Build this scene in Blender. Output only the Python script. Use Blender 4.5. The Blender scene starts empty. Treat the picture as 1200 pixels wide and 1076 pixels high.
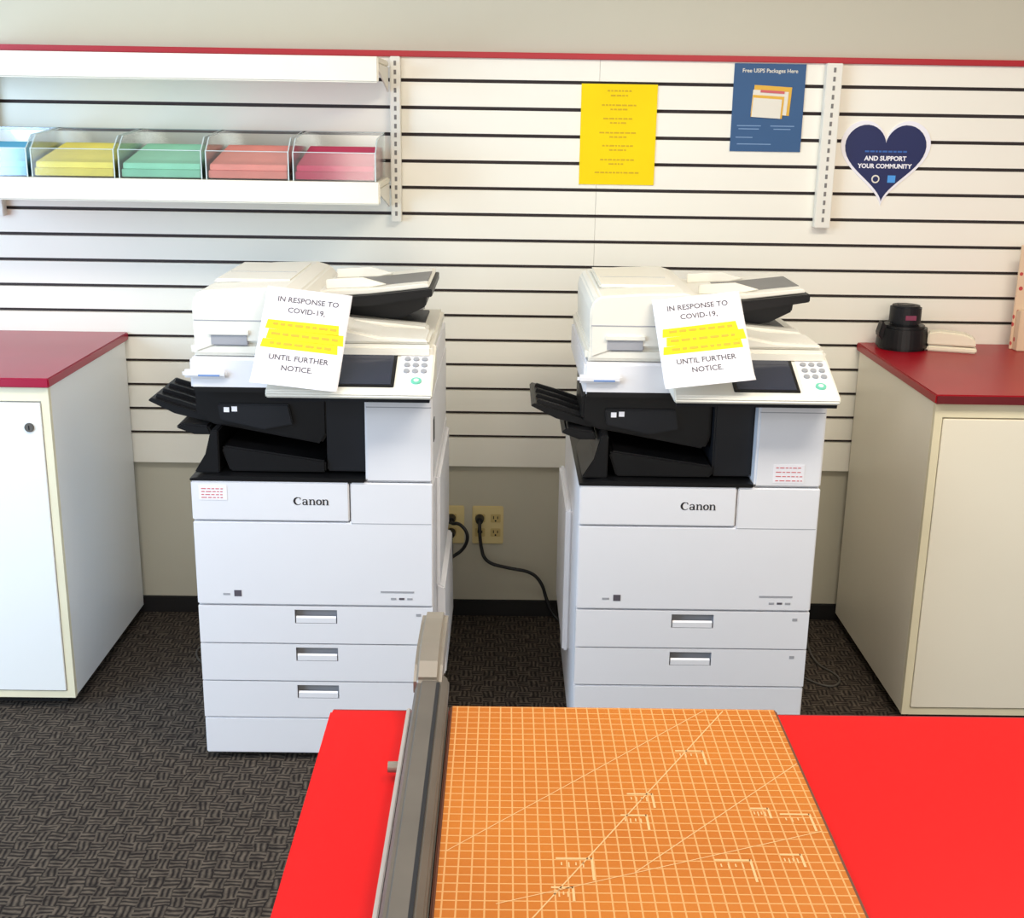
import bpy, bmesh, math, random
from mathutils import Vector, Matrix, Euler
random.seed(4)
S = bpy.context.scene
COL = S.collection
S.view_settings.view_transform = 'Standard'
S.view_settings.look = 'None'

# ------------------------------------------------------------------ materials
def lin(c):
    return tuple(((v/255.0)/12.92 if v/255.0 <= 0.04045 else ((v/255.0+0.055)/1.055)**2.4) for v in c)+(1.0,)

MATS = {}
def mat(name, rgb, rough=0.5, metal=0.0, var=0.04, scale=6.0, spec=0.5, bump=0.0):
    if name in MATS: return MATS[name]
    m = bpy.data.materials.new(name); m.use_nodes = True
    nt = m.node_tree; n = nt.nodes; l = nt.links
    b = n['Principled BSDF']
    b.inputs['Roughness'].default_value = rough
    b.inputs['Metallic'].default_value = metal
    b.inputs['Specular IOR Level'].default_value = spec
    tc = n.new('ShaderNodeTexCoord'); no = n.new('ShaderNodeTexNoise')
    no.inputs['Scale'].default_value = scale; no.inputs['Detail'].default_value = 3
    l.new(tc.outputs['Object'], no.inputs['Vector'])
    r = n.new('ShaderNodeValToRGB')
    c = lin(rgb)
    r.color_ramp.elements[0].position = .3; r.color_ramp.elements[1].position = .7
    r.color_ramp.elements[0].color = tuple(max(0, v*(1-var)) for v in c[:3])+(1,)
    r.color_ramp.elements[1].color = tuple(min(1, v*(1+var)) for v in c[:3])+(1,)
    l.new(no.outputs['Fac'], r.inputs['Fac']); l.new(r.outputs['Color'], b.inputs['Base Color'])
    MATS[name] = m
    return m

def mathn(nt, op, a, b=None, c=None):
    x = nt.nodes.new('ShaderNodeMath'); x.operation = op
    for i, v in enumerate((a, b, c)):
        if v is None: continue
        if isinstance(v, (int, float)): x.inputs[i].default_value = v
        else: nt.links.new(v, x.inputs[i])
    return x.outputs[0]

def acrylic_mat():
    m = bpy.data.materials.new('clear_acrylic'); m.use_nodes = True
    nt = m.node_tree; n = nt.nodes; n.remove(n['Principled BSDF'])
    out = n['Material Output']
    tr = n.new('ShaderNodeBsdfTransparent'); tr.inputs[0].default_value = (.975, .99, .985, 1)
    gl = n.new('ShaderNodeBsdfGlossy'); gl.inputs['Roughness'].default_value = .12
    gl.inputs[0].default_value = (.97, .98, .98, 1)
    fr = n.new('ShaderNodeLayerWeight'); fr.inputs[0].default_value = .2
    f2 = mathn(nt, 'MULTIPLY_ADD', fr.outputs['Fresnel'], .6, .10)
    mx = n.new('ShaderNodeMixShader')
    nt.links.new(f2, mx.inputs[0]); nt.links.new(tr.outputs[0], mx.inputs[1]); nt.links.new(gl.outputs[0], mx.inputs[2])
    nt.links.new(mx.outputs[0], out.inputs['Surface'])
    return m

def carpet_mat():
    m = bpy.data.materials.new('woven_carpet'); m.use_nodes = True
    nt = m.node_tree; n = nt.nodes; l = nt.links; b = n['Principled BSDF']
    b.inputs['Roughness'].default_value = .95; b.inputs['Specular IOR Level'].default_value = .08
    tc = n.new('ShaderNodeTexCoord')
    dn = n.new('ShaderNodeTexNoise'); dn.inputs['Scale'].default_value = 16; dn.inputs['Detail'].default_value = 5
    l.new(tc.outputs['Object'], dn.inputs['Vector'])
    vm = n.new('ShaderNodeVectorMath'); vm.operation = 'MULTIPLY_ADD'
    l.new(dn.outputs['Color'], vm.inputs[0]); vm.inputs[1].default_value = (.026, .026, 0)
    l.new(tc.outputs['Object'], vm.inputs[2])
    sep = n.new('ShaderNodeSeparateXYZ'); l.new(vm.outputs[0], sep.inputs[0])
    x, y = sep.outputs['X'], sep.outputs['Y']
    def stripes(v, f):
        return mathn(nt, 'MULTIPLY_ADD', mathn(nt, 'SINE', mathn(nt, 'MULTIPLY', v, f)), .5, .5)
    ck = n.new('ShaderNodeTexChecker'); ck.inputs['Scale'].default_value = 30
    l.new(vm.outputs[0], ck.inputs['Vector'])
    sx = stripes(x, 2*math.pi/.0125); sy = stripes(y, 2*math.pi/.0125)
    mix = n.new('ShaderNodeMix'); mix.data_type = 'FLOAT'
    l.new(ck.outputs['Fac'], mix.inputs[0]); l.new(sx, mix.inputs[2]); l.new(sy, mix.inputs[3])
    big = n.new('ShaderNodeTexNoise'); big.inputs['Scale'].default_value = 40; big.inputs['Detail'].default_value = 6
    l.new(tc.outputs['Object'], big.inputs['Vector'])
    f = mathn(nt, 'MULTIPLY', mathn(nt, 'MULTIPLY_ADD', mix.outputs[0], .75, .2), big.outputs['Fac'])
    r = n.new('ShaderNodeValToRGB')
    r.color_ramp.elements[0].position = .10; r.color_ramp.elements[0].color = lin((36, 32, 30))
    r.color_ramp.elements[1].position = .62; r.color_ramp.elements[1].color = lin((98, 88, 77))
    l.new(f, r.inputs['Fac']); l.new(r.outputs['Color'], b.inputs['Base Color'])
    bp = n.new('ShaderNodeBump'); bp.inputs['Strength'].default_value = .3; bp.inputs['Distance'].default_value = .003
    l.new(f, bp.inputs['Height']); l.new(bp.outputs['Normal'], b.inputs['Normal'])
    return m

def grid_mat():
    m = bpy.data.materials.new('orange_grid_board'); m.use_nodes = True
    nt = m.node_tree; n = nt.nodes; l = nt.links; b = n['Principled BSDF']
    b.inputs['Roughness'].default_value = .5; b.inputs['Specular IOR Level'].default_value = .3
    tc = n.new('ShaderNodeTexCoord'); sep = n.new('ShaderNodeSeparateXYZ'); l.new(tc.outputs['Object'], sep.inputs[0])
    def line(v, step, w):
        fr = mathn(nt, 'FRACT', mathn(nt, 'ADD', mathn(nt, 'DIVIDE', v, step), 200.0))
        d = mathn(nt, 'ABSOLUTE', mathn(nt, 'SUBTRACT', fr, .5))
        return mathn(nt, 'LESS_THAN', d, w/step/2)
    a = mathn(nt, 'MAXIMUM', line(sep.outputs['X'], .0127, .0016), line(sep.outputs['Y'], .0127, .0016))
    no = n.new('ShaderNodeTexNoise'); no.inputs['Scale'].default_value = 5
    l.new(tc.outputs['Object'], no.inputs['Vector'])
    r = n.new('ShaderNodeValToRGB')
    r.color_ramp.elements[0].position = .3; r.color_ramp.elements[0].color = lin((168, 92, 14))
    r.color_ramp.elements[1].position = .7; r.color_ramp.elements[1].color = lin((180, 104, 24))
    l.new(no.outputs['Fac'], r.inputs['Fac'])
    mx = n.new('ShaderNodeMix'); mx.data_type = 'RGBA'
    l.new(mathn(nt, 'MULTIPLY', a, .75), mx.inputs[0]); l.new(r.outputs['Color'], mx.inputs[6]); mx.inputs[7].default_value = lin((200, 156, 100))
    l.new(mx.outputs[2], b.inputs['Base Color'])
    return m

def pattern_mat():
    m = bpy.data.materials.new('dotted_print_card'); m.use_nodes = True
    nt = m.node_tree; n = nt.nodes; l = nt.links; b = n['Principled BSDF']
    tc = n.new('ShaderNodeTexCoord'); v = n.new('ShaderNodeTexVoronoi'); v.inputs['Scale'].default_value = 34
    l.new(tc.outputs['Object'], v.inputs['Vector'])
    r = n.new('ShaderNodeValToRGB'); r.color_ramp.interpolation = 'CONSTANT'
    r.color_ramp.elements[0].color = lin((190, 70, 66)); r.color_ramp.elements[1].color = lin((222, 196, 164))
    r.color_ramp.elements[1].position = .24
    l.new(v.outputs['Distance'], r.inputs['Fac']); l.new(r.outputs['Color'], b.inputs['Base Color'])
    return m

WALL = mat('wall_paint', (196, 190, 170), .8, var=.02, scale=1.5, spec=.2)
SLAT = mat('slat_melamine', (240, 235, 220), .5, var=.015, scale=2, spec=.3)
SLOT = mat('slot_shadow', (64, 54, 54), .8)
REDTRIM = mat('red_trim_paint', (174, 12, 30), .4)
REDTOP = mat('crimson_laminate', (156, 6, 26), .35, var=.05, spec=.35)
REDTOPL = mat('crimson_laminate_cool_lit', (156, 18, 52), .28, var=.05, spec=.5)  # left worktop: crimson with the cool light from the left put into its colour
REDTABLE = mat('bright_red_laminate', (204, 4, 8), .45, var=.03, spec=.2)
REDEDGE = mat('dark_red_edge', (100, 10, 20), .5)
CAB = mat('cabinet_white', (236, 235, 230), .4, var=.015, scale=2)
CABR = mat('cabinet_white_warm_lit', (240, 232, 212), .4, var=.015, scale=2)  # right cabinet: same white, with the warm light mixed into its colour
CABEDGE = mat('cabinet_edge_cream', (232, 222, 190), .4)
BLACK = mat('black_plastic', (12, 12, 14), .4, var=.15, spec=.35)
BLACK2 = mat('charcoal_plastic', (24, 25, 29), .45, var=.15, spec=.35)
DARK = mat('baseboard_black', (20, 18, 18), .6)
CW = mat('copier_white', (228, 227, 229), .42, var=.01)
CW2 = mat('copier_cream', (230, 226, 213), .45, var=.01)
CG = mat('copier_grey', (160, 160, 164), .5)
KEY = mat('key_grey', (156, 158, 162), .5)
SCREEN = mat('screen_glass', (44, 48, 62), .12)
GREEN = mat('start_green', (110, 196, 166), .4)
BLUE = mat('accent_blue', (110, 140, 190), .4)
WHITEP = mat('white_paper', (238, 235, 238), .7, var=.01, spec=.2)
YEL = mat('yellow_paper', (240, 208, 10), .7, var=.03, spec=.2)
HIGH = mat('highlighter_yellow', (242, 212, 34), .7, var=.05, spec=.2)
INK = mat('ink_dark', (84, 78, 86), .6)
INKR = mat('ink_red', (206, 96, 100), .6)
INKY = mat('ink_ochre', (206, 164, 6), .7)
POSTER = mat('poster_blue', (44, 84, 126), .6, var=.03)
POSTERW = mat('poster_white', (226, 220, 204), .6)
POSTERY = mat('poster_amber', (222, 172, 60), .6)
NAVY = mat('navy_print', (12, 26, 80), .5)
LBLUE = mat('light_blue_print', (70, 150, 220), .5)
METAL = mat('brushed_steel', (140, 132, 120), .4, metal=.5, var=.1, scale=12)
METALD = mat('dark_cast_metal', (100, 94, 86), .5, metal=.4, var=.12, scale=10)
IVORY = mat('ivory_plastic', (226, 206, 146), .45)
RUBBER = mat('cable_rubber', (14, 14, 16), .5)
YLINE = mat('board_print', (206, 164, 112), .5)
ACR = acrylic_mat()
ACRE = mat('acrylic_edge', (190, 204, 202), .25)
BRAND = mat('brand_black', (30, 28, 32), .5)

# ------------------------------------------------------------------ mesh helpers
def bm_box(bm, x0, x1, y0, y1, z0, z1, mi=0):
    vs = [bm.verts.new(p) for p in ((x0,y0,z0),(x1,y0,z0),(x1,y1,z0),(x0,y1,z0),(x0,y0,z1),(x1,y0,z1),(x1,y1,z1),(x0,y1,z1))]
    for f in ((0,3,2,1),(4,5,6,7),(0,1,5,4),(1,2,6,5),(2,3,7,6),(3,0,4,7)):
        fc = bm.faces.new([vs[i] for i in f]); fc.material_index = mi
    return vs

def bm_prism(bm, pts, axis, a0, a1, mi=0):
    def P(p, a):
        if axis == 'x': return (a, p[0], p[1])
        if axis == 'y': return (p[0], a, p[1])
        return (p[0], p[1], a)
    A = [bm.verts.new(P(p, a0)) for p in pts]; B = [bm.verts.new(P(p, a1)) for p in pts]
    n = len(pts)
    bm.faces.new(A).material_index = mi; bm.faces.new(B[::-1]).material_index = mi
    for i in range(n):
        j = (i+1) % n
        bm.faces.new((A[i], B[i], B[j], A[j])).material_index = mi

def bm_cyl(bm, c, r, h, axis='z', seg=28, mi=0, r2=None):
    r2 = r if r2 is None else r2
    res = bmesh.ops.create_cone(bm, cap_ends=True, segments=seg, radius1=r, radius2=r2, depth=h)
    R = Matrix.Identity(4)
    if axis == 'x': R = Matrix.Rotation(math.pi/2, 4, 'Y')
    if axis == 'y': R = Matrix.Rotation(math.pi/2, 4, 'X')
    M = Matrix.Translation(Vector(c)) @ R
    for v in res['verts']: v.co = M @ v.co
    vset = set(res['verts'])
    for f in bm.faces:
        if all(v in vset for v in f.verts): f.material_index = mi

def place(me, name, parent):
    """origin goes to the base centre of the mesh"""
    co = [v.co for v in me.vertices]
    mn = Vector([min(c[i] for c in co) for i in range(3)]); mx = Vector([max(c[i] for c in co) for i in range(3)])
    o = Vector(((mn.x+mx.x)/2, (mn.y+mx.y)/2, mn.z))
    me.transform(Matrix.Translation(-o))
    ob = bpy.data.objects.new(name, me); COL.objects.link(ob)
    if parent is not None:
        ob.parent = parent
        off = Vector((0, 0, 0))
        if parent.get('_o') is not None: off = Vector(parent['_o'])
        ob.location = o - off
    else:
        ob.location = o
    ob['_o'] = tuple(o)
    return ob

def finish(bm, name, mats, parent=None, bevel=0.0, smooth=False, seg=2, M=None):
    bmesh.ops.recalc_face_normals(bm, faces=bm.faces)
    if bevel > 0:
        es = [e for e in bm.edges if len(e.link_faces) == 2 and e.calc_face_angle(0) > .5]
        bmesh.ops.bevel(bm, geom=es, offset=bevel, segments=seg, affect='EDGES', clamp_overlap=True)
    if M is not None: bmesh.ops.transform(bm, matrix=M, verts=bm.verts)
    me = bpy.data.meshes.new(name); bm.to_mesh(me); bm.free()
    for m in (mats if isinstance(mats, (list, tuple)) else [mats]): me.materials.append(m)
    if smooth:
        for p in me.polygons: p.use_smooth = True
    return place(me, name, parent)

def box(name, x0, x1, y0, y1, z0, z1, m, parent=None, bevel=0.0, seg=2):
    bm = bmesh.new(); bm_box(bm, x0, x1, y0, y1, z0, z1)
    return finish(bm, name, m, parent, bevel, seg=seg)
def prism(name, pts, axis, a0, a1, m, parent=None, bevel=0.0, seg=2, smooth=False):
    bm = bmesh.new(); bm_prism(bm, pts, axis, a0, a1)
    return finish(bm, name, m, parent, bevel, seg=seg, smooth=smooth)
def empty(name, loc, world=True):
    e = bpy.data.objects.new(name, None); e.empty_display_size = .1; e.location = loc; COL.objects.link(e)
    if world: e['_o'] = tuple(loc)
    return e
def top(ob, label, cat, group=None, kind=None):
    ob['label'] = label; ob['category'] = cat
    if group: ob['group'] = group
    if kind: ob['kind'] = kind
    return ob

FACE = Matrix.Rotation(math.pi/2, 4, 'X')   # text XY plane -> facing -Y
def T(x, y, z): return Matrix.Translation((x, y, z))
def text(name, body, size, M, m, parent=None, align='CENTER', ext=.0003, offset=0.0, wide=1.0):
    cu = bpy.data.curves.new('t', 'FONT'); cu.body = body; cu.size = size; cu.align_x = align; cu.align_y = 'CENTER'
    cu.extrude = ext; cu.offset = offset; cu.resolution_u = 3
    ob = bpy.data.objects.new('t', cu); COL.objects.link(ob)
    bpy.context.view_layer.update()
    me = bpy.data.meshes.new_from_object(ob.evaluated_get(bpy.context.evaluated_depsgraph_get()))
    bpy.data.objects.remove(ob); bpy.data.curves.remove(cu)
    me.transform(M @ Matrix.Diagonal((wide, 1, 1, 1)))
    me.materials.clear(); me.materials.append(m)
    return place(me, name, parent)

def tube(name, pts, r, m, parent=None):
    cu = bpy.data.curves.new('c', 'CURVE'); cu.dimensions = '3D'; cu.bevel_depth = r; cu.bevel_resolution = 3; cu.resolution_u = 10
    sp = cu.splines.new('NURBS'); sp.points.add(len(pts)-1)
    for i, p in enumerate(pts): sp.points[i].co = (*p, 1)
    sp.use_endpoint_u = True; sp.order_u = 3
    cu.use_fill_caps = True
    ob = bpy.data.objects.new('c', cu); COL.objects.link(ob); bpy.context.view_layer.update()
    me = bpy.data.meshes.new_from_object(ob.evaluated_get(bpy.context.evaluated_depsgraph_get()))
    bpy.data.objects.remove(ob)
    me.materials.clear(); me.materials.append(m)
    for p in me.polygons: p.use_smooth = True
    return place(me, name, parent)

# serif wordmark drawn from modulated strokes
def wordmark(parent, x0, z0, s, y, m):
    bm = bmesh.new(); k = [0]
    def stroke(pts):
        yy = y - k[0]*.00002; k[0] += 1
        L = []
        for i, (px, pz, w) in enumerate(pts):
            a = pts[max(0, i-1)]; b = pts[min(len(pts)-1, i+1)]
            d = Vector((b[0]-a[0], b[1]-a[1])); d.normalize(); n = Vector((-d.y, d.x))*w/2
            L.append((bm.verts.new((x0+(px+n.x)*s, yy, z0+(pz+n.y)*s)), bm.verts.new((x0+(px-n.x)*s, yy, z0+(pz-n.y)*s))))
        for i in range(len(L)-1): bm.faces.new((L[i][0], L[i+1][0], L[i+1][1], L[i][1]))
    def ring(cx, cz, rx, rz, a0, a1, wf, n=22):
        stroke([(cx+rx*math.cos(math.radians(a0+(a1-a0)*i/n)), cz+rz*math.sin(math.radians(a0+(a1-a0)*i/n)), wf(math.radians(a0+(a1-a0)*i/n))) for i in range(n+1)])
    ring(.68, .64, .60, .62, 48, 318, lambda a: .09+.26*max(0, -math.cos(a)))
    stroke([(1.02, 1.28, .04), (1.06, 1.1, .16), (1.08, .86, .03)])
    ring(1.78, .28, .30, .26, 0, 360, lambda a: .09+.13*abs(math.cos(a)))
    stroke([(2.12, .72, .20), (2.12, .1, .24), (2.20, 0.04, .16), (2.34, .04, .03)])
    stroke([(1.46, .74, .20), (1.56, .90, .12), (1.78, .97, .10), (2.0, .92, .14), (2.12, .70, .22)])
    for o in (2.68, 4.86):
        stroke([(o, 0, .24), (o, .95, .24)]); stroke([(o-.22, .93, .09), (o, .93, .09)])
        stroke([(o-.22, .04, .09), (o+.22, .04, .09)])
        stroke([(o+.1, .78, .08), (o+.3, .93, .12), (o+.52, .90, .18), (o+.64, .70, .23), (o+.64, 0, .24)])
        stroke([(o+.42, .04, .09), (o+.86, .04, .09)])
    ring(4.10, .48, .36, .43, 0, 360, lambda a: .09+.17*abs(math.cos(a)))
    return finish(bm, 'brand_lettering', m, parent)

D = 3.75   # wall plane

# ------------------------------------------------------------------ room
fl = box('floor', -4.2, 4.2, -2.5, D+.1, -.1, 0, carpet_mat()); fl['kind'] = 'structure'
wb = box('wall_back', -4.2, 4.2, D, D+.1, 0, 2.75, WALL); wb['kind'] = 'structure'
ce = box('ceiling', -4.2, 4.2, -2.5, D+.1, 2.75, 2.85, mat('ceiling_white', (235, 232, 225), .9)); ce['kind'] = 'structure'
bb = box('baseboard_back', -4.2, 4.2, D-.012, D, 0, .055, DARK, bevel=.003); bb['kind'] = 'structure'

# slatwall : one mesh of grooved board
bm = bmesh.new()
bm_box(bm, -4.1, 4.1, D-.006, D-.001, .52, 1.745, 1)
edges = [1.745] + [1.681-k*.0763 for k in range(15)] + [.515]
for i in range(len(edges)-1):
    z1 = edges[i] - (.0050 if i else 0); z0 = edges[i+1] + (.0050 if i < len(edges)-2 else 0)
    for xs in ((-4.1, -1.7405), (-1.7395, .2698), (.2706, 4.1)):
        bm_box(bm, xs[0], xs[1], D-.022, D-.006, z0, z1, 0)
sw = finish(bm, 'slatwall_panel', [SLAT, SLOT]); top(sw, 'off-white slatwall board with dark horizontal grooves, fixed along the wall', 'wall panel')
tr = box('trim_1', -4.1, 4.1, D-.032, D, 1.745, 1.762, REDTRIM, bevel=.002); tr['kind'] = 'structure'
WF = D-.022  # slat face

# ------------------------------------------------------------------ shelf uprights and shelves
def upright(xc, label, w=.03):
    o = box('shelf_upright', xc-w/2, xc+w/2, WF-.03, WF-.0003, 1.277, 1.745, CW2, bevel=.002)
    bm = bmesh.new()
    for k in range(18):
        z = 1.295+k*.025
        bm_box(bm, xc-.0035, xc+.0035, WF-.031, WF-.0295, z, z+.013, 0)
    finish(bm, 'slot_row', [mat('slot_grey', (120, 116, 112), .7)], o)
    top(o, label, 'shelf upright', group='slotted shelf uprights')
    return o
upright(-.322, 'white slotted metal upright holding the end of the wall shelves')
upright(.945, 'white slotted metal upright standing empty beside the blue poster', .046)
upright(-1.50, 'white slotted metal upright holding the far end of the wall shelves')

def shelf(z1, lip, label):
    r = empty('wall_shelf', (-.92, 3.56, z1-lip))
    x0, x1 = -1.54, -.34
    prism('shelf_board', [(3.40, z1-lip), (3.40, z1), (WF-.032, z1), (WF-.032, z1-.018), (3.414, z1-.018), (3.414, z1-lip)], 'x', x0, x1, mat('shelf_cream', (230, 224, 206), .5), r, bevel=.004, seg=3)
    for xx in (x0+.001, x1-.005):
        prism('shelf_bracket', [(3.43, z1-.0185), (WF-.032, z1-.0185), (WF-.032, z1-.085), (WF-.08, z1-.075), (3.43, z1-.035)], 'x', xx, xx+.004, CW2, r)
    top(r, label, 'shelf', group='wall shelves')
shelf(1.732, .066, 'cream metal wall shelf with a deep front lip, empty')
shelf(1.407, .060, 'cream metal wall shelf carrying acrylic trays of coloured paper')

# trays + paper reams
tray_cols = [('crimson', (204, 44, 92)), ('salmon pink', (244, 150, 138)), ('green', (150, 222, 188)), ('yellow', (250, 232, 106)), ('blue', (92, 184, 228))]
for i, (cn, c) in enumerate(tray_cols):
    xr = -.352 - i*.236; xl = xr-.226
    y0, y1, z0 = 3.42, 3.685, 1.4075
    r = empty('paper_tray', ((xl+xr)/2, (y0+y1)/2, z0))
    bm = bmesh.new(); t = .003
    bm_box(bm, xl, xr, y0, y1, z0, z0+t)
    for xx in (xl, xr-t):
        bm_prism(bm, [(y0+t, z0+t), (y1-t, z0+t), (y1-t, z0+.125), (y0+.05, z0+.11), (y0+t, z0+.075)], 'x', xx, xx+t)
    bm_box(bm, xl, xr, y0, y0+t, z0+t, z0+.075)
    bm_box(bm, xl, xr, y1-t, y1, z0+t, z0+.125)
    finish(bm, 'tray_shell', [ACR], r)
    bm = bmesh.new(); e = .0012
    bm_box(bm, xl, xr, y0-.0005, y0+t+.0005, z0+.075, z0+.075+e*1.5)
    bm_box(bm, xl, xr, y1-t, y1, z0+.125, z0+.125+e)
    for xx in (xl, xr-t):
        bm_prism(bm, [(y0+t, z0+.075), (y0+.05, z0+.11), (y1-t, z0+.125), (y1-t, z0+.125+e), (y0+.05, z0+.11+e), (y0+t, z0+.075+e)], 'x', xx, xx+t)
        bm_box(bm, xx, xx+t, y0-.0006, y0+.001, z0, z0+.075)
    finish(bm, 'tray_rim', [ACRE], r)
    top(r, 'clear acrylic letter tray holding %s paper on the wall shelf' % cn, 'paper tray', group='acrylic paper trays')
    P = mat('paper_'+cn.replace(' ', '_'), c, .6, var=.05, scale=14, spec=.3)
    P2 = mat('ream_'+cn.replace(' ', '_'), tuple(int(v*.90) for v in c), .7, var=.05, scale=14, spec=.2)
    ps = empty('paper_stack', ((xl+xr)/2, (y0+y1)/2, z0+.0035))
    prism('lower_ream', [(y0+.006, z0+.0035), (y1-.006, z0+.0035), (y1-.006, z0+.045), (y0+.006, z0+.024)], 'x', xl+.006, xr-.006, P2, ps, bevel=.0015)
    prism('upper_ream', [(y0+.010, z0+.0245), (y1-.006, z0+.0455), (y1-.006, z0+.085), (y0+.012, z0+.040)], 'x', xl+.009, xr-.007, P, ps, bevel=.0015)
    top(ps, 'stack of %s copy paper inside a clear tray' % cn, 'paper', group='coloured paper stacks')

# ------------------------------------------------------------------ wall signs
def card(name, x0, x1, z0, z1, m, label, cat):
    o = box(name, x0, x1, WF-.0035, WF-.0002, z0, z1, m); top(o, label, cat); return o
ys = card('notice_sign', .218, .440, 1.393, 1.679, YEL, 'bright yellow printed notice on the slatwall', 'sign')
bm = bmesh.new()
rows = [(1.660, .07), (1.647, .05), (1.620, .10), (1.608, .05), (1.582, .09), (1.570, .05), (1.542, .11), (1.530, .05), (1.505, .09), (1.493, .05), (1.465, .1), (1.453, .05), (1.428, .13)]
for z, w in rows:
    x = .329-w/2
    while x < .329+w/2-.004:
        ww = random.uniform(.005, .016)
        bm_box(bm, x, min(x+ww, .329+w/2), WF-.0040, WF-.0036, z-.0022, z+.0022); x += ww+.003
finish(bm, 'printed_line', [INKY], ys)

po = card('wall_poster', .660, .868, 1.495, 1.742, POSTER, 'blue postal poster with a picture of parcels, on the slatwall', 'poster')
text('lettering', 'Free USPS Packages Here', .0155, T(.764, WF-.0042, 1.722) @ FACE, POSTERW, po, offset=.0002)
def tilted_card(x, z, w, h, a, d, m, name='parcel_picture'):
    bm = bmesh.new(); bm_box(bm, -w/2, w/2, 0, .0008, -h/2, h/2)
    return finish(bm, name, m, po, M=T(x, WF-.0045-d, z) @ Matrix.Rotation(a, 4, 'Y'))
tilted_card(.774, 1.640, .110, .080, .05, 0, POSTERY)
tilted_card(.768, 1.634, .104, .066, .05, .001, POSTERW)
tilted_card(.762, 1.622, .092, .062, .05, .002, POSTERY)
tilted_card(.760, 1.618, .084, .054, .05, .003, POSTERW)
tilted_card(.774, 1.664, .070, .007, .05, .003, INKR, 'parcel_stripe')
bm = bmesh.new()
for (x, z, w) in ((.712, 1.568, .07), (.712, 1.559, .06), (.81, 1.568, .07), (.81, 1.559, .05), (.70, 1.535, .05), (.73, 1.516, .1)):
    bm_box(bm, x-w/2, x+w/2, WF-.0040, WF-.0036, z-.0013, z+.0013)
finish(bm, 'printed_line', [mat('pale_blue_ink', (120, 150, 185), .6)], po)

def heart_pts(cx, cz, s):
    pts = []
    for k in range(64):
        t = 2*math.pi*k/64
        x = 16*math.sin(t)**3; y = 13*math.cos(t)-5*math.cos(2*t)-2*math.cos(3*t)-math.cos(4*t)
        pts.append((cx+x*s*1.0, cz+(y+2.5)*s*1.02))
    return pts
HX, HZ = 1.120, 1.466
h = prism('heart_sticker', heart_pts(HX, HZ, .0083), 'y', WF-.0025, WF, WHITEP)
prism('heart_print', heart_pts(HX, HZ, .0075), 'y', WF-.0035, WF-.0025, NAVY, h)
text('lettering', 'AND SUPPORT', .0185, T(HX+.002, WF-.0040, HZ+.014) @ FACE, WHITEP, h, offset=.0006)
text('lettering', 'YOUR COMMUNITY', .0175, T(HX+.002, WF-.0040, HZ-.008) @ FACE, WHITEP, h, offset=.0006)
bm = bmesh.new(); x = HX-.06
while x < HX+.06:
    w = random.uniform(.006, .014); bm_box(bm, x, x+w, WF-.0040, WF-.0036, HZ+.032, HZ+.037); x += w+.003
finish(bm, 'printed_line', [mat('dim_blue_print', (46, 96, 170), .5)], h)
bm = bmesh.new(); bm_cyl(bm, (HX-.022, WF-.004, HZ-.045), .012, .001, 'y'); finish(bm, 'round_emblem', [POSTERW], h)
bm = bmesh.new(); bm_cyl(bm, (HX-.022, WF-.0048, HZ-.045), .008, .0006, 'y'); finish(bm, 'emblem_centre', [NAVY], h)
box('square_emblem', HX+.014, HX+.037, WF-.0042, WF-.0035, HZ-.055, HZ-.034, LBLUE, h)
top(h, 'navy heart-shaped sticker with white border and lettering', 'sticker')

# ------------------------------------------------------------------ outlets
def outlet(x0, x1, label, n):
    o = box('wall_outlet', x0, x1, D-.008, D-.0002, .250, .378, IVORY, bevel=.003)
    for k in range(n):
        cx = x0+(x1-x0)*(k+.5)/n
        for zc in (.290, .338):
            f = box('socket_face', cx-.016, cx+.016, D-.011, D-.008, zc-.014, zc+.014, mat('socket_ivory', (206, 182, 118), .4), o, bevel=.004)
            bm = bmesh.new()
            bm_box(bm, cx-.008, cx-.005, D-.0115, D-.0108, zc-.002, zc+.008); bm_box(bm, cx+.005, cx+.008, D-.0115, D-.0108, zc-.002, zc+.007)
            bm_cyl(bm, (cx, D-.0112, zc-.008), .003, .0006, 'y', 10)
            finish(bm, 'socket_slot', [BLACK], f)
    top(o, label, 'outlet', group='wall outlets')
outlet(-.092, .008, 'ivory double wall outlet with black plugs, low on the wall', 2)
outlet(-.200, -.118, 'ivory wall outlet low on the wall, partly behind a copier', 1)
def cord(name, start, pts, label):
    x, y, z = start
    r = empty(name, (pts[-1][0], pts[-1][1], 0))
    bm = bmesh.new(); bm_cyl(bm, (x, y-.016, z), .015, .032, 'y', 16, r2=.011)
    finish(bm, 'plug', [RUBBER], r, bevel=.002)
    tube('cord', [(x, y-.03, z), (x, y-.045, z-.005)]+pts, .0055, RUBBER, r)
    top(r, label, 'power cord', group='power cords')
cord('power_cord', (-.068, D-.011, .338), [(-.065, 3.69, .27), (-.05, 3.68, .21), (.03, 3.68, .19), (.10, 3.68, .180), (.135, 3.67, .145), (.15, 3.66, .09), (.18, 3.64, .03), (.26, 3.60, .008), (.35, 3.58, .008)], 'black power cord plugged in and running behind a copier')
cord('power_cord', (-.159, D-.011, .290), [(-.155, 3.68, .24), (-.16, 3.66, .16), (-.19, 3.64, .06), (-.24, 3.62, .008), (-.32, 3.58, .008)], 'black power cord hanging from the outlet beside a copier')
cord('power_cord', (-.159, D-.011, .338), [(-.13, 3.67, .345), (-.10, 3.66, .31), (-.115, 3.66, .26), (-.16, 3.66, .23), (-.19, 3.62, .2), (-.22, 3.60, .1), (-.24, 3.56, .008)], 'black coiled power cord hanging from the outlet')
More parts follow.
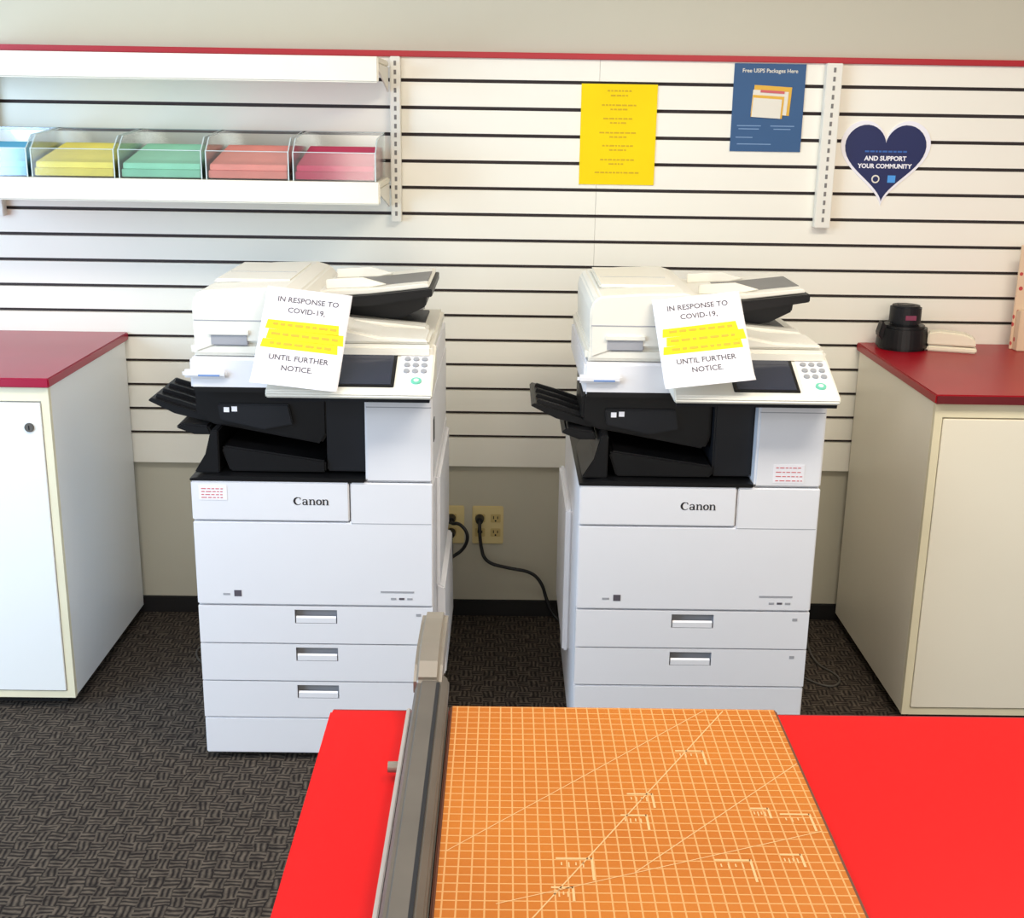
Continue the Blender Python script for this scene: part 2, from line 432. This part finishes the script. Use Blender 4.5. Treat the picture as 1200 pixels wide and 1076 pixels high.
tc = tube('network_cable', [(.80, 3.45, .004), (.86, 3.35, .004), (.96, 3.22, .004), (1.02, 3.30, .004), (.94, 3.42, .004), (.98, 3.60, .004)], .003, mat('cable_grey', (80, 76, 70), .6))
top(tc, 'thin grey cable lying looped on the carpet beside a copier', 'cable', group='loose cables')
tc = tube('network_cable', [(-.80, 3.40, .004), (-.86, 3.52, .004), (-.93, 3.46, .004), (-.90, 3.36, .004), (-.82, 3.30, .004), (-.78, 3.40, .004)], .003, MATS['cable_grey'])
top(tc, 'thin grey cable coiled on the carpet beside a cabinet', 'cable', group='loose cables')

# ------------------------------------------------------------------ cabinets
def cabinet(x0, x1, yf, near, label, CM, nd=2):
    r = empty('storage_cabinet', ((x0+x1)/2, (yf+3.735)/2, 0))
    yb = 3.715; zt = .905
    box('plinth', x0+.04, x1-.04, yf+.05, yb-.01, 0, .035, DARK, r)
    box('cabinet_body', x0, x1, yf+.018, yb, .035, zt, CM, r, bevel=.002)
    fr = bmesh.new(); e = .020
    bm_prism(fr, [(x0, .035), (x1, .035), (x1, .055), (x0, .055)], 'y', yf+.002, yf+.018)
    for xx in (x0, x1-e): bm_box(fr, xx, xx+e, yf+.002, yf+.018, .055, zt)
    bm_box(fr, x0+e, x1-e, yf+.002, yf+.018, .868, zt)
    finish(fr, 'face_frame', [CABEDGE], r)
    w = (x1-x0-2*e)/nd
    for k in range(nd):
        a, b = x0+e+k*w+.002, x0+e+(k+1)*w-.002
        d = box('door', a, b, yf-.002, yf+.016, .058, .864, CM, r, bevel=.0015)
        lx = b-.032 if near == 'r' else a+.45
        bm = bmesh.new(); bm_cyl(bm, (lx, yf-.004, .80), .012, .006, 'y', 20); finish(bm, 'door_lock', [METALD], d, bevel=.001)
        bm = bmesh.new(); bm_box(bm, lx-.0012, lx+.0012, yf-.0078, yf-.0068, .794, .806); finish(bm, 'keyhole', [BLACK], d)
    top(r, label, 'cabinet', group='storage cabinets')
def worktop(x0, x1, yf, label, m):
    o = box('worktop', x0, x1, yf, D-.024, .9055, .930, m, bevel=.003)
    box('edge_band', x0+.003, x1-.003, yf-.002, yf, .908, .927, REDEDGE if m is REDTOP else m, o)
    top(o, label, 'countertop', group='cabinet worktops')
cabinet(-2.11, -1.158, 3.055, 'r', 'white storage cabinet with lockable doors beside a copier', CAB)
worktop(-2.12, -1.150, 3.045, 'crimson laminate worktop on a white cabinet, bare', REDTOPL)
cabinet(1.097, 2.06, 3.015, 'l', 'white storage cabinet, warm light painted in, with a wide flat door', CABR)
worktop(1.089, 2.07, 3.000, 'crimson laminate worktop holding a tape dispenser and stapler', REDTOP)

# small items on the right-hand worktop
ZC = .9305
TX, TY = 1.198, 3.640
r = empty('tape_dispenser', (TX, TY, ZC))
bm = bmesh.new(); bm_cyl(bm, (TX, TY, ZC+.036), .076, .072, r2=.070, seg=40); finish(bm, 'weighted_base', [BLACK], r, bevel=.008)
bm = bmesh.new(); bm_cyl(bm, (TX+.003, TY, ZC+.101), .046, .058, seg=32); finish(bm, 'tape_hub', [BLACK2], r, bevel=.006)
bm = bmesh.new(); bm_cyl(bm, (TX+.003, TY, ZC+.1305), .026, .003, seg=24); finish(bm, 'hub_cap', [BLACK], r)
box('pink_tape', TX-.010, TX+.022, TY-.0475, TY-.0435, ZC+.090, ZC+.104, mat('pink_tape', (130, 56, 84), .5), r, bevel=.001)
prism('cutter_nose', [(TX-.065, ZC+.02), (TX-.080, ZC+.045), (TX-.07, ZC+.085), (TX-.055, ZC+.065)], 'y', TY-.03, TY+.01, BLACK, r, bevel=.003)
top(r, 'round black desktop tape dispenser with a pink label', 'tape dispenser')
IV = mat('off_white_plastic', (232, 224, 200), .5)
r = empty('stapler', (1.335, 3.60, ZC))
MR = T(1.335, 3.60, ZC) @ Matrix.Rotation(-.30, 4, 'Z')
bm = bmesh.new(); bm_box(bm, -.070, .070, -.028, .028, 0, .016); finish(bm, 'stapler_base', [IV], r, bevel=.004, M=MR)
bm = bmesh.new(); bm_prism(bm, [(-.070, .018), (-.070, .054), (-.04, .060), (.03, .056), (.062, .044), (.068, .019)], 'y', -.026, .026)
finish(bm, 'stapler_arm', [IV], r, bevel=.004, M=MR)
bm = bmesh.new(); bm_box(bm, -.066, .0, -.018, .018, .015, .019); finish(bm, 'hinge', [CG], r, M=MR)
top(r, 'boxy off-white desktop stapler resting on the red worktop', 'stapler')
r = empty('card_display', (1.63, 3.64, ZC))
box('display_box', 1.535, 1.74, 3.61, 3.645, ZC, ZC+.12, pattern_mat(), r, bevel=.002)
box('display_back', 1.528, 1.75, 3.646, 3.654, ZC, ZC+.310, pattern_mat(), r, bevel=.001)
top(r, 'tan dotted cardboard counter display on the red worktop', 'display')

# ------------------------------------------------------------------ copiers
def recess_panel(name, x0, x1, z0, z1, hx0, hx1, hz0, hz1, y0, y1, dep, mats, parent):
    bm = bmesh.new()
    X = [x0, hx0, hx1, x1]; Z = [z0, hz0, hz1, z1]
    g = [[bm.verts.new((x, y0, z)) for x in X] for z in Z]
    for i in range(3):
        for j in range(3):
            if i == 1 and j == 1: continue
            bm.faces.new((g[i][j], g[i][j+1], g[i+1][j+1], g[i+1][j]))
    q = [g[1][1], g[1][2], g[2][2], g[2][1]]
    qi = [bm.verts.new((v.co.x, y0+dep, v.co.z)) for v in q]
    for i in range(4):
        bm.faces.new((q[i], q[(i+1) % 4], qi[(i+1) % 4], qi[i])).material_index = 1
    bm.faces.new(qi).material_index = 1
    ring = g[0][:] + [g[1][3], g[2][3]] + g[3][::-1] + [g[2][0], g[1][0]]
    rb = [bm.verts.new((v.co.x, y1, v.co.z)) for v in ring]
    n = len(ring)
    for i in range(n): bm.faces.new((ring[i], ring[(i+1) % n], rb[(i+1) % n], rb[i]))
    return finish(bm, name, mats, parent)

def copier(cx, variant):
    YF = 2.80
    r = empty('photocopier', (cx, YF, 0), world=False)
    W = .2885
    body = box('main_body', -W, W, .022, .70, .022, .738, CW, r, bevel=.006)
    for sx in (-.24, .24):
        for sy in (.09, .62):
            bm = bmesh.new(); bm_cyl(bm, (sx, sy, .020), .020, .022, 'x', 20)
            finish(bm, 'caster', [BLACK], r)
    XL = .088
    cov = prism('front_cover', [(-W, .642), (-W, .740), (XL, .740), (XL, .642)], 'y', -.002, .021, CW, r, bevel=.003)
    wordmark(cov, -.044, .684, .0146, -.0026, BRAND)
    dr = prism('front_door', [(-W, .424), (-W, .6385), (XL+.003, .6385), (XL+.003, .740), (W, .740), (W, .424)], 'y', 0, .021, CW, r, bevel=.003)
    box('door_seam', XL+.004, W-.004, -.0006, .004, .637, .6385, CG, dr)
    if variant == 'a': rows = [(.323, .420, True), (.221, .319, True), (.120, .217, True), (.018, .116, False)]
    else: rows = [(.323, .420, True), (.221, .319, True), (.018, .217, False)]
    for (z0, z1, hnd) in rows:
        if hnd:
            hz1 = z1-.008; hz0 = hz1-.036
            d = recess_panel('paper_drawer', -W+.001, W-.001, z0, z1, -.052, .052, hz0, hz1, 0, .021, .018, [CW, CG], r)
            prism('drawer_handle', [(.001, hz0+.001), (.001, hz0+.014), (.005, hz0+.018), (.009, hz0+.014), (.009, hz0+.001)], 'x', -.049, .049, CW, d)
            box('size_label', W-.042, W-.030, -.0008, .0005, z1-.022, z1-.015, CG, d)
        else:
            box('lower_panel', -W+.001, W-.001, .001, .021, z0, z1, CW, r, bevel=.003)
    mk = box('approval_mark', -.198, -.180, -.0008, .0005, .446, .462, INK, dr)
    box('print_dash', -.225, -.208, -.0008, .0005, .449, .454, CG, dr)
    box('print_dash', .16, .242, -.0008, .0005, .4595, .4640, CG, dr)
    for x in (.185, .205, .225): box('print_dash', x, x+.013, -.0008, .0005, .4415, .4465, INK if x == .205 else CG, dr)
    # ---- output deck, tower, cavity
    prism('output_deck', [(-W-.002, .741), (-W-.002, .747), (-.235, .754), (.126, .750), (.126, .741)], 'y', -.003, .52, BLACK, r, bevel=.0015)
    tw = box('control_tower', .128, W, .002, .66, .7415, .955, CW, r, bevel=.005)
    box('tower_seam', .132, W-.004, .0012, .004, .744, .746, CG, tw)
    box('tower_seam', .132, W-.004, .0012, .004, .925, .927, CG, tw)
    box('back_housing', -.262, .127, .30, .66, .752, .955, BLACK, r, bevel=.004)
    prism('cavity_wall', [(-.284, .7545), (-.256, .80), (-.240, .86), (-.222, .86), (-.222, .7545)], 'y', .02, .30, BLACK, r, bevel=.003)
    box('side_grip', W-.012, W+.0015, .018, .060, .835, .895, BLACK, r, bevel=.003)
    box('side_cover', W, W+.012, .10, .60, .44, .730, CW, r, bevel=.004)
    prism('bypass_tray', [(W, .43), (W+.022, .42), (W+.026, .18), (W, .16)], 'y', .14, .58, CW, r, bevel=.004)
    box('left_cover', -W-.018, -W, .24, .66, .20, .60, CW, r, bevel=.005)
    fin = prism('finisher', [(-.285, .948), (-.285, .885), (-.245, .862), (-.20, .855), (.015, .815), (.03, .84), (.03, .948)], 'y', .07, .30, BLACK, r, bevel=.006)
    prism('finisher_cover', [(-.23, .915), (-.225, .875), (-.12, .852), (-.05, .866), (-.06, .915)], 'y', .060, .070, BLACK2, fin, bevel=.003)
    for (x, z) in ((-.215, .895), (-.196, .897)):
        box('white_label', x, x+.013, .0588, .0602, z, z+.012, WHITEP, fin)
    prism('stacking_tray', [(-.219, .812), (-.212, .820), (.03, .785), (.03, .756), (-.20, .756)], 'y', .03, .30, BLACK, r, bevel=.004)
    box('jam_cover', .032, .127, .04, .30, .756, .950, BLACK2, r, bevel=.004)
    tr = bmesh.new()
    bm_prism(tr, [(-.255, .858), (-.255, .873), (-.335, .897), (-.400, .918), (-.407, .911), (-.345, .880)], 'y', .10, .34)
    for k in range(4):
        y = .12+k*.06
        bm_prism(tr, [(-.27, .872), (-.335, .894), (-.394, .914), (-.390, .924), (-.335, .908), (-.27, .886)], 'y', y, y+.008)
    finish(tr, 'exit_tray', [BLACK], r, bevel=.0015)
    prism('exit_tray_stop', [(-.245, .838), (-.255, .86), (-.32, .866), (-.335, .855), (-.29, .838)], 'y', .06, .22, BLACK, r, bevel=.004)
    # ---- scanner
    sc = box('scanner_unit', -W+.004, W, .035, .62, .9555, 1.032, CW, r, bevel=.006)
    box('scanner_gap', -W+.012, W-.006, .033, .05, .950, .962, BLACK, sc)
    lv = box('release_lever', -W-.012, -.195, .022, .036, .985, 1.005, CW, r, bevel=.006)
    box('lever_accent', -.262, -.212, .0205, .022, .990, .994, BLUE, lv)
    # ---- control panel
    px0, px1 = -.085, .292
    cp = prism('control_panel', [(-.088, .966), (-.092, .974), (-.088, .984), (.098, 1.060), (.110, 1.052), (.110, .973)], 'x', px0, px1, CW2, r, bevel=.003)
    prism('panel_underside', [(-.084, .958), (-.086, .9655), (.034, .9655), (.034, .958)], 'x', px0+.006, px1-.006, BLACK2, cp)
    ang = math.atan2(.076, .186)
    PM = T(0, -.088, .984) @ Matrix.Rotation(ang, 4, 'X')
    def pbox(name, x0, x1, s0, s1, n0, n1, m, parent, bev=0.0):
        bm = bmesh.new(); bm_box(bm, x0, x1, s0, s1, n0, n1); return finish(bm, name, m, parent, bev, M=PM)
    sb = pbox('screen_bezel', .052, .204, .016, .192, -.001, .003, BLACK, cp, .0015)
    pbox('touch_screen', .060, .196, .024, .184, .003, .0036, SCREEN, sb)
    pbox('key_field', .212, .286, .020, .192, -.001, .0012, CW, cp)
    for i in range(4):
        for j in range(3):
            bm = bmesh.new(); bm_cyl(bm, (.229+j*.020, .155-i*.025, .003), .0070, .004, 'z', 14)
            finish(bm, 'key_button', [KEY], cp, M=PM)
    bm = bmesh.new(); bm_cyl(bm, (.254, .040, .003), .012, .004, 'z', 20); stb = finish(bm, 'start_button', [GREEN], cp, M=PM)
    bm = bmesh.new(); bm_cyl(bm, (.254, .040, .0054), .006, .0008, 'z', 16); finish(bm, 'button_centre', [CW], stb, M=PM)
    bm = bmesh.new(); bm_cyl(bm, (.275, .176, .003), .005, .004, 'z', 14); finish(bm, 'stop_button', [INKR], cp, M=PM)
    # ---- document feeder
    df = box('platen_cover', -W+.006, W-.002, .045, .60, 1.034, 1.066, CW2, r, bevel=.008)
    head = prism('document_feeder', [(-.272, 1.040), (-.274, 1.150), (-.268, 1.176), (-.252, 1.188), (-.16, 1.195), (-.055, 1.198), (-.02, 1.188), (.012, 1.150), (.03, 1.110), (.035, 1.067), (-.2, 1.0665)],
                 'y', .042, .56, CW2, r, bevel=.005, seg=2)
    box('hatch_seam', -.270, .018, .0412, .045, 1.118, 1.1205, CG, head)
    box('grip_recess', -.235, -.145, .0405, .05, 1.060, 1.096, CG, head, bevel=.003)
    prism('grip_lip', [(.036, 1.086), (.036, 1.096), (.047, 1.098), (.047, 1.084)], 'x', -.237, -.143, CW2, head, bevel=.001)
    hatch = box('top_hatch', -.245, -.06, .16, .50, 1.190, 1.2005, CW2, head, bevel=.004)
    box('hatch_seam', -.235, -.07, .30, .303, 1.2000, 1.2012, CG, hatch)
    box('exit_slot', .030, .250, .26, .53, 1.066, 1.074, BLACK2, r, bevel=.002)
    prism('delivery_step', [(.03, 1.067), (.03, 1.105), (.16, 1.092), (.262, 1.082), (.267, 1.067)], 'y', .20, .27, CW2, r, bevel=.004)
    prism('tray_support', [(.02, 1.075), (.02, 1.145), (.26, 1.168), (.255, 1.120), (.20, 1.092), (.12, 1.080)], 'y', .29, .52, BLACK2, r, bevel=.003)
    it = bmesh.new()
    bm_prism(it, [(-.01, 1.150), (-.01, 1.166), (.12, 1.172), (.262, 1.188), (.268, 1.182), (.268, 1.178), (.12, 1.160)], 'y', .22, .54)
    tray = finish(it, 'input_tray', [CW2], r, bevel=.003)
    prism('tray_underside', [(.03, 1.130), (.03, 1.151), (.12, 1.1590), (.276, 1.1775), (.276, 1.158), (.12, 1.132)], 'y', .20, .535, BLACK, tray, bevel=.002)
    prism('tray_insert', [(.07, 1.1695), (.07, 1.1715), (.12, 1.1735), (.262, 1.1895), (.262, 1.1875), (.12, 1.1715)], 'y', .27, .45, mat('tray_insert_grey', (120, 118, 114), .5), tray)
    for yy in (.25, .46):
        prism('paper_guide', [(.01, 1.166), (.01, 1.190), (.10, 1.196), (.16, 1.180), (.12, 1.172)], 'y', yy, yy+.012, CW2, tray, bevel=.002)
    prism('front_rail', [(.0, 1.067), (.0, 1.172), (.02, 1.160), (.045, 1.125), (.09, 1.098), (.16, 1.084), (.275, 1.078), (.280, 1.067)], 'y', .052, .20, CW2, r, bevel=.006)
    for xx in (-.22, .18): box('rear_hinge', xx, xx+.05, .56, .64, 1.02, 1.09, CG, r, bevel=.004)
    return r

c1 = copier(-.452, 'a')
top(c1, 'white photocopier with three paper drawers, beside the bare worktop cabinet', 'photocopier', group='photocopiers')
c2 = copier(.476, 'b')
top(c2, 'white photocopier with two paper drawers and a tower sticker', 'photocopier', group='photocopiers')

def sticker(x0, x1, y, z0, z1, lines, label):
    s = box('service_sticker', x0, x1, y-.0010, y-.0003, z0, z1, WHITEP)
    bm = bmesh.new()
    for i in range(lines):
        z = z1-.008-i*(z1-z0-.014)/max(1, lines-1)
        x = x0+.006
        while x < x1-.008:
            w = random.uniform(.005, .013); bm_box(bm, x, min(x+w, x1-.004), y-.0015, y-.0011, z-.0011, z+.0011); x += w+.003
    finish(bm, 'printed_line', [INKR], s)
    top(s, label, 'sticker', group='service stickers')
sticker(-.722, -.655, 2.798, .694, .730, 4, 'small white service sticker with red print on the front cover')
sticker(.648, .722, 2.802, .753, .799, 4, 'white service sticker with red print on the copier tower')

# ------------------------------------------------------------------ notices on copiers
def notice(TL, TR, BR, BL, label):
    TL, TR, BR, BL = map(Vector, (TL, TR, BR, BL))
    u = (TR-TL); w = u.length; u.normalize()
    dn = (BL-TL); dn = dn - u*dn.dot(u); hgt = dn.length; dn.normalize()
    nrm = u.cross(-dn).normalized()
    M = Matrix((( u.x, -dn.x, nrm.x, TL.x), (u.y, -dn.y, nrm.y, TL.y), (u.z, -dn.z, nrm.z, TL.z), (0, 0, 0, 1)))
    NX, NY = 10, 14
    bm = bmesh.new(); g = []
    for j in range(NY+1):
        row = []
        for i in range(NX+1):
            a, b = i/NX, j/NY
            row.append(bm.verts.new(M @ Vector((a*w, -b*hgt, (0 if b < .88 else .010*((b-.88)/.12)**2)))))
        g.append(row)
    for j in range(NY):
        for i in range(NX): bm.faces.new((g[j][i], g[j+1][i], g[j+1][i+1], g[j][i+1]))
    o = finish(bm, 'notice_sheet', [WHITEP], smooth=True)
    sol = o.modifiers.new('thick', 'SOLIDIFY'); sol.thickness = .0006
    def ln(s, fy, size=.0185, m=INK): text('lettering', s, size, M @ T(w*.5, -hgt*fy, .0012), m, o, ext=.0002, offset=.0003)
    ln('IN RESPONSE TO', .12); ln('COVID-19,', .225)
    ln('UNTIL FURTHER', .71); ln('NOTICE.', .81)
    bm = bmesh.new()
    bands = ((.07, .90, .325, .43), (.10, .97, .42, .53), (.05, .92, .52, .62))
    for (a, b, f0, f1) in bands:
        vs = [bm.verts.new(M @ Vector(p)) for p in ((a*w, -f0*hgt-.003, .0008), (b*w, -f0*hgt, .0008), (b*w+.003, -f1*hgt, .0008), (a*w-.003, -f1*hgt, .0008))]
        bm.faces.new(vs)
    finish(bm, 'highlighter_band', [HIGH], o)
    bm = bmesh.new()
    for f in (.375, .475, .57):
        x = .14*w
        while x < .86*w:
            ww = random.uniform(.008, .02)
            vs = [bm.verts.new(M @ Vector(p)) for p in ((x, -f*hgt-.003, .0014), (x+ww, -f*hgt-.003, .0014), (x+ww, -f*hgt+.003, .0014), (x, -f*hgt+.003, .0014))]
            bm.faces.new(vs); x += ww+.006
    finish(bm, 'highlighted_words', [mat('ink_olive', (198, 166, 20), .6)], o)
    top(o, label, 'notice', group='paper notices on the copiers')
notice((-.545, 2.836, 1.202), (-.350, 2.834, 1.182), (-.360, 2.70, 1.004), (-.585, 2.692, 1.004), 'white notice with yellow highlighting draped over a copier, tilted clockwise')
notice((.343, 2.834, 1.182), (.545, 2.836, 1.206), (.595, 2.70, 1.034), (.380, 2.694, 1.000), 'white notice with yellow highlighting draped over a copier, tilted anticlockwise')

# ------------------------------------------------------------------ red counter and trimmer
TZ = .90
r = empty('counter_table', (.45, .75, 0))
box('table_top', -.203, 1.25, .25, 1.346, TZ-.035, TZ, REDTABLE, r, bevel=.003)
box('edge_band', -.200, 1.247, 1.346, 1.349, TZ-.032, TZ-.002, REDEDGE, r)
box('table_base', -.05, 1.15, .40, 1.20, .05, TZ-.0355, CAB, r, bevel=.003)
box('plinth', -.02, 1.12, .44, 1.16, 0, .05, DARK, r)
top(r, 'work counter with a bright red laminate top holding a paper trimmer', 'counter')

BZ = TZ+.0005
r = empty('paper_trimmer', (.13, .98, BZ))
bx0, bx1, by0, by1 = -.058, .330, .66, 1.318
box('cutting_board', bx0, bx1, by0, by1, BZ, BZ+.020, mat('board_edge_wood', (96, 46, 16), .6), r, bevel=.002)
mt = box('grid_surface', bx0+.004, bx1-.004, by0+.003, by1-.003, BZ+.020, BZ+.0212, grid_mat(), r)
bm = bmesh.new(); zz = BZ+.0214
def seg(x0, y0, x1, y1, w=.0016):
    d = Vector((x1-x0, y1-y0, 0)); n = Vector((-d.y, d.x, 0)).normalized()*w/2
    a, b = Vector((x0, y0, zz)), Vector((x1, y1, zz))
    bm.faces.new([bm.verts.new(p) for p in (a-n, b-n, b+n, a+n)])
seg(.02, .90, .02+.245, .90+.41, .0013)
seg(bx0+.01, 1.02, bx0+.30, 1.31, .0010)
seg(.13, .99, .325, 1.19, .0010)
seg(.0, .94, .32, 1.06, .0010)
for (cx, cy, s) in ((.226, 1.215, .030), (.160, 1.125, .026), (.150, 1.085, .026), (.090, 1.010, .034), (.275, 1.10, .018), (.240, 1.01, .034), (.07, .965, .02), (.29, 1.02, .02), (.315, 1.09, .03)):
    seg(cx-s, cy, cx, cy, .0028); seg(cx, cy+.0014, cx, cy-s*1.0, .0024)
    for q in range(4):
        seg(cx-s*(.85-q*.2), cy-.006, cx-s*(.85-q*.2), cy-.011-.003*(q % 2), .0013)
finish(bm, 'printed_marking', [YLINE], mt)
ax0, ax1 = -.100, -.060
box('blade_rail', ax0-.001, ax1+.001, .66, 1.325, BZ, BZ+.018, METALD, r, bevel=.002)
box('blade_edge', ax0-.007, ax0-.002, .66, 1.30, BZ, BZ+.026, mat('blade_steel', (186, 178, 172), .35, metal=.3), r, bevel=.001)
arm = prism('cutter_arm', [(ax0, BZ+.019), (ax0, BZ+.036), (ax0+.006, BZ+.044), (ax1-.010, BZ+.044), (ax1, BZ+.034), (ax1, BZ+.019)], 'y', .67, 1.36, METALD, r, bevel=.003)
box('arm_groove', ax1-.014, ax1-.010, .70, 1.33, BZ+.0405, BZ+.0445, BLACK2, arm)
bm = bmesh.new()
prof = [(1.33, .046), (1.36, .058), (1.40, .064), (1.48, .062), (1.515, .058), (1.528, .045), (1.515, .030), (1.48, .022), (1.40, .020), (1.36, .020), (1.33, .022)]
bm_prism(bm, [(a, BZ+b) for a, b in prof], 'x', -.102, -.068)
finish(bm, 'grip', [METAL], r, bevel=.006, seg=3)
bm = bmesh.new(); bm_cyl(bm, (-.112, 1.19, BZ+.012), .006, .014, 'x', 16); finish(bm, 'blade_screw', [METAL], r)
top(r, 'guillotine paper trimmer with orange gridded board and grey metal arm', 'paper trimmer')

# ------------------------------------------------------------------ lights
def area(name, loc, rot, sx, sy, power, col):
    l = bpy.data.lights.new(name, 'AREA'); l.shape = 'RECTANGLE'; l.size = sx; l.size_y = sy; l.energy = power; l.color = col
    o = bpy.data.objects.new(name, l); o.location = loc; o.rotation_euler = rot; COL.objects.link(o); return o
area('assumed_ceiling_light', (-1.0, 1.7, 2.70), (0, 0, 0), 1.2, .6, 32, (1, .97, .94))  # assumed ceiling lamp on the left, out of view; no fixture modelled
area('assumed_ceiling_light', (1.1, 1.7, 2.70), (0, 0, 0), 1.2, .6, 46, (1, .93, .80))  # assumed warmer lamp over the right side, also unseen
area('assumed_ceiling_light', (0, -.6, 2.70), (0, 0, 0), 1.8, .8, 18, (1, .97, .92))  # unseen lamp assumed overhead, just behind the camera
area('assumed_left_daylight', (-3.1, 1.3, 1.45), (math.radians(90), 0, math.radians(-48)), 2.0, 1.9, 105, (.50, .72, 1))  # assumed cool daylight from the left: free-standing area light, no window there
area('added_warm_fill', (.8, -2.3, 1.7), (math.radians(86), 0, 0), 4.0, 1.8, 60, (1, .94, .84))  # warm fill added behind the camera; no shop window is built
w = bpy.data.worlds.new('world'); S.world = w; w.use_nodes = True
w.node_tree.nodes['Background'].inputs[0].default_value = (1, .96, .91, 1)
w.node_tree.nodes['Background'].inputs[1].default_value = .42

# ------------------------------------------------------------------ camera
cam = bpy.data.cameras.new('camera'); co = bpy.data.objects.new('camera', cam); COL.objects.link(co)
cam.sensor_width = 36; cam.sensor_fit = 'HORIZONTAL'; cam.lens = 36*1437/1200
cam.clip_start = .02
co.matrix_world = T(0, 0, 1.6) @ Matrix.Rotation(math.radians(-.5), 4, 'Z') @ Matrix.Rotation(math.radians(90-15.86), 4, 'X') @ Matrix.Rotation(math.radians(.9), 4, 'Z')
S.camera = co
for o in S.objects:
    if '_o' in o: del o['_o']
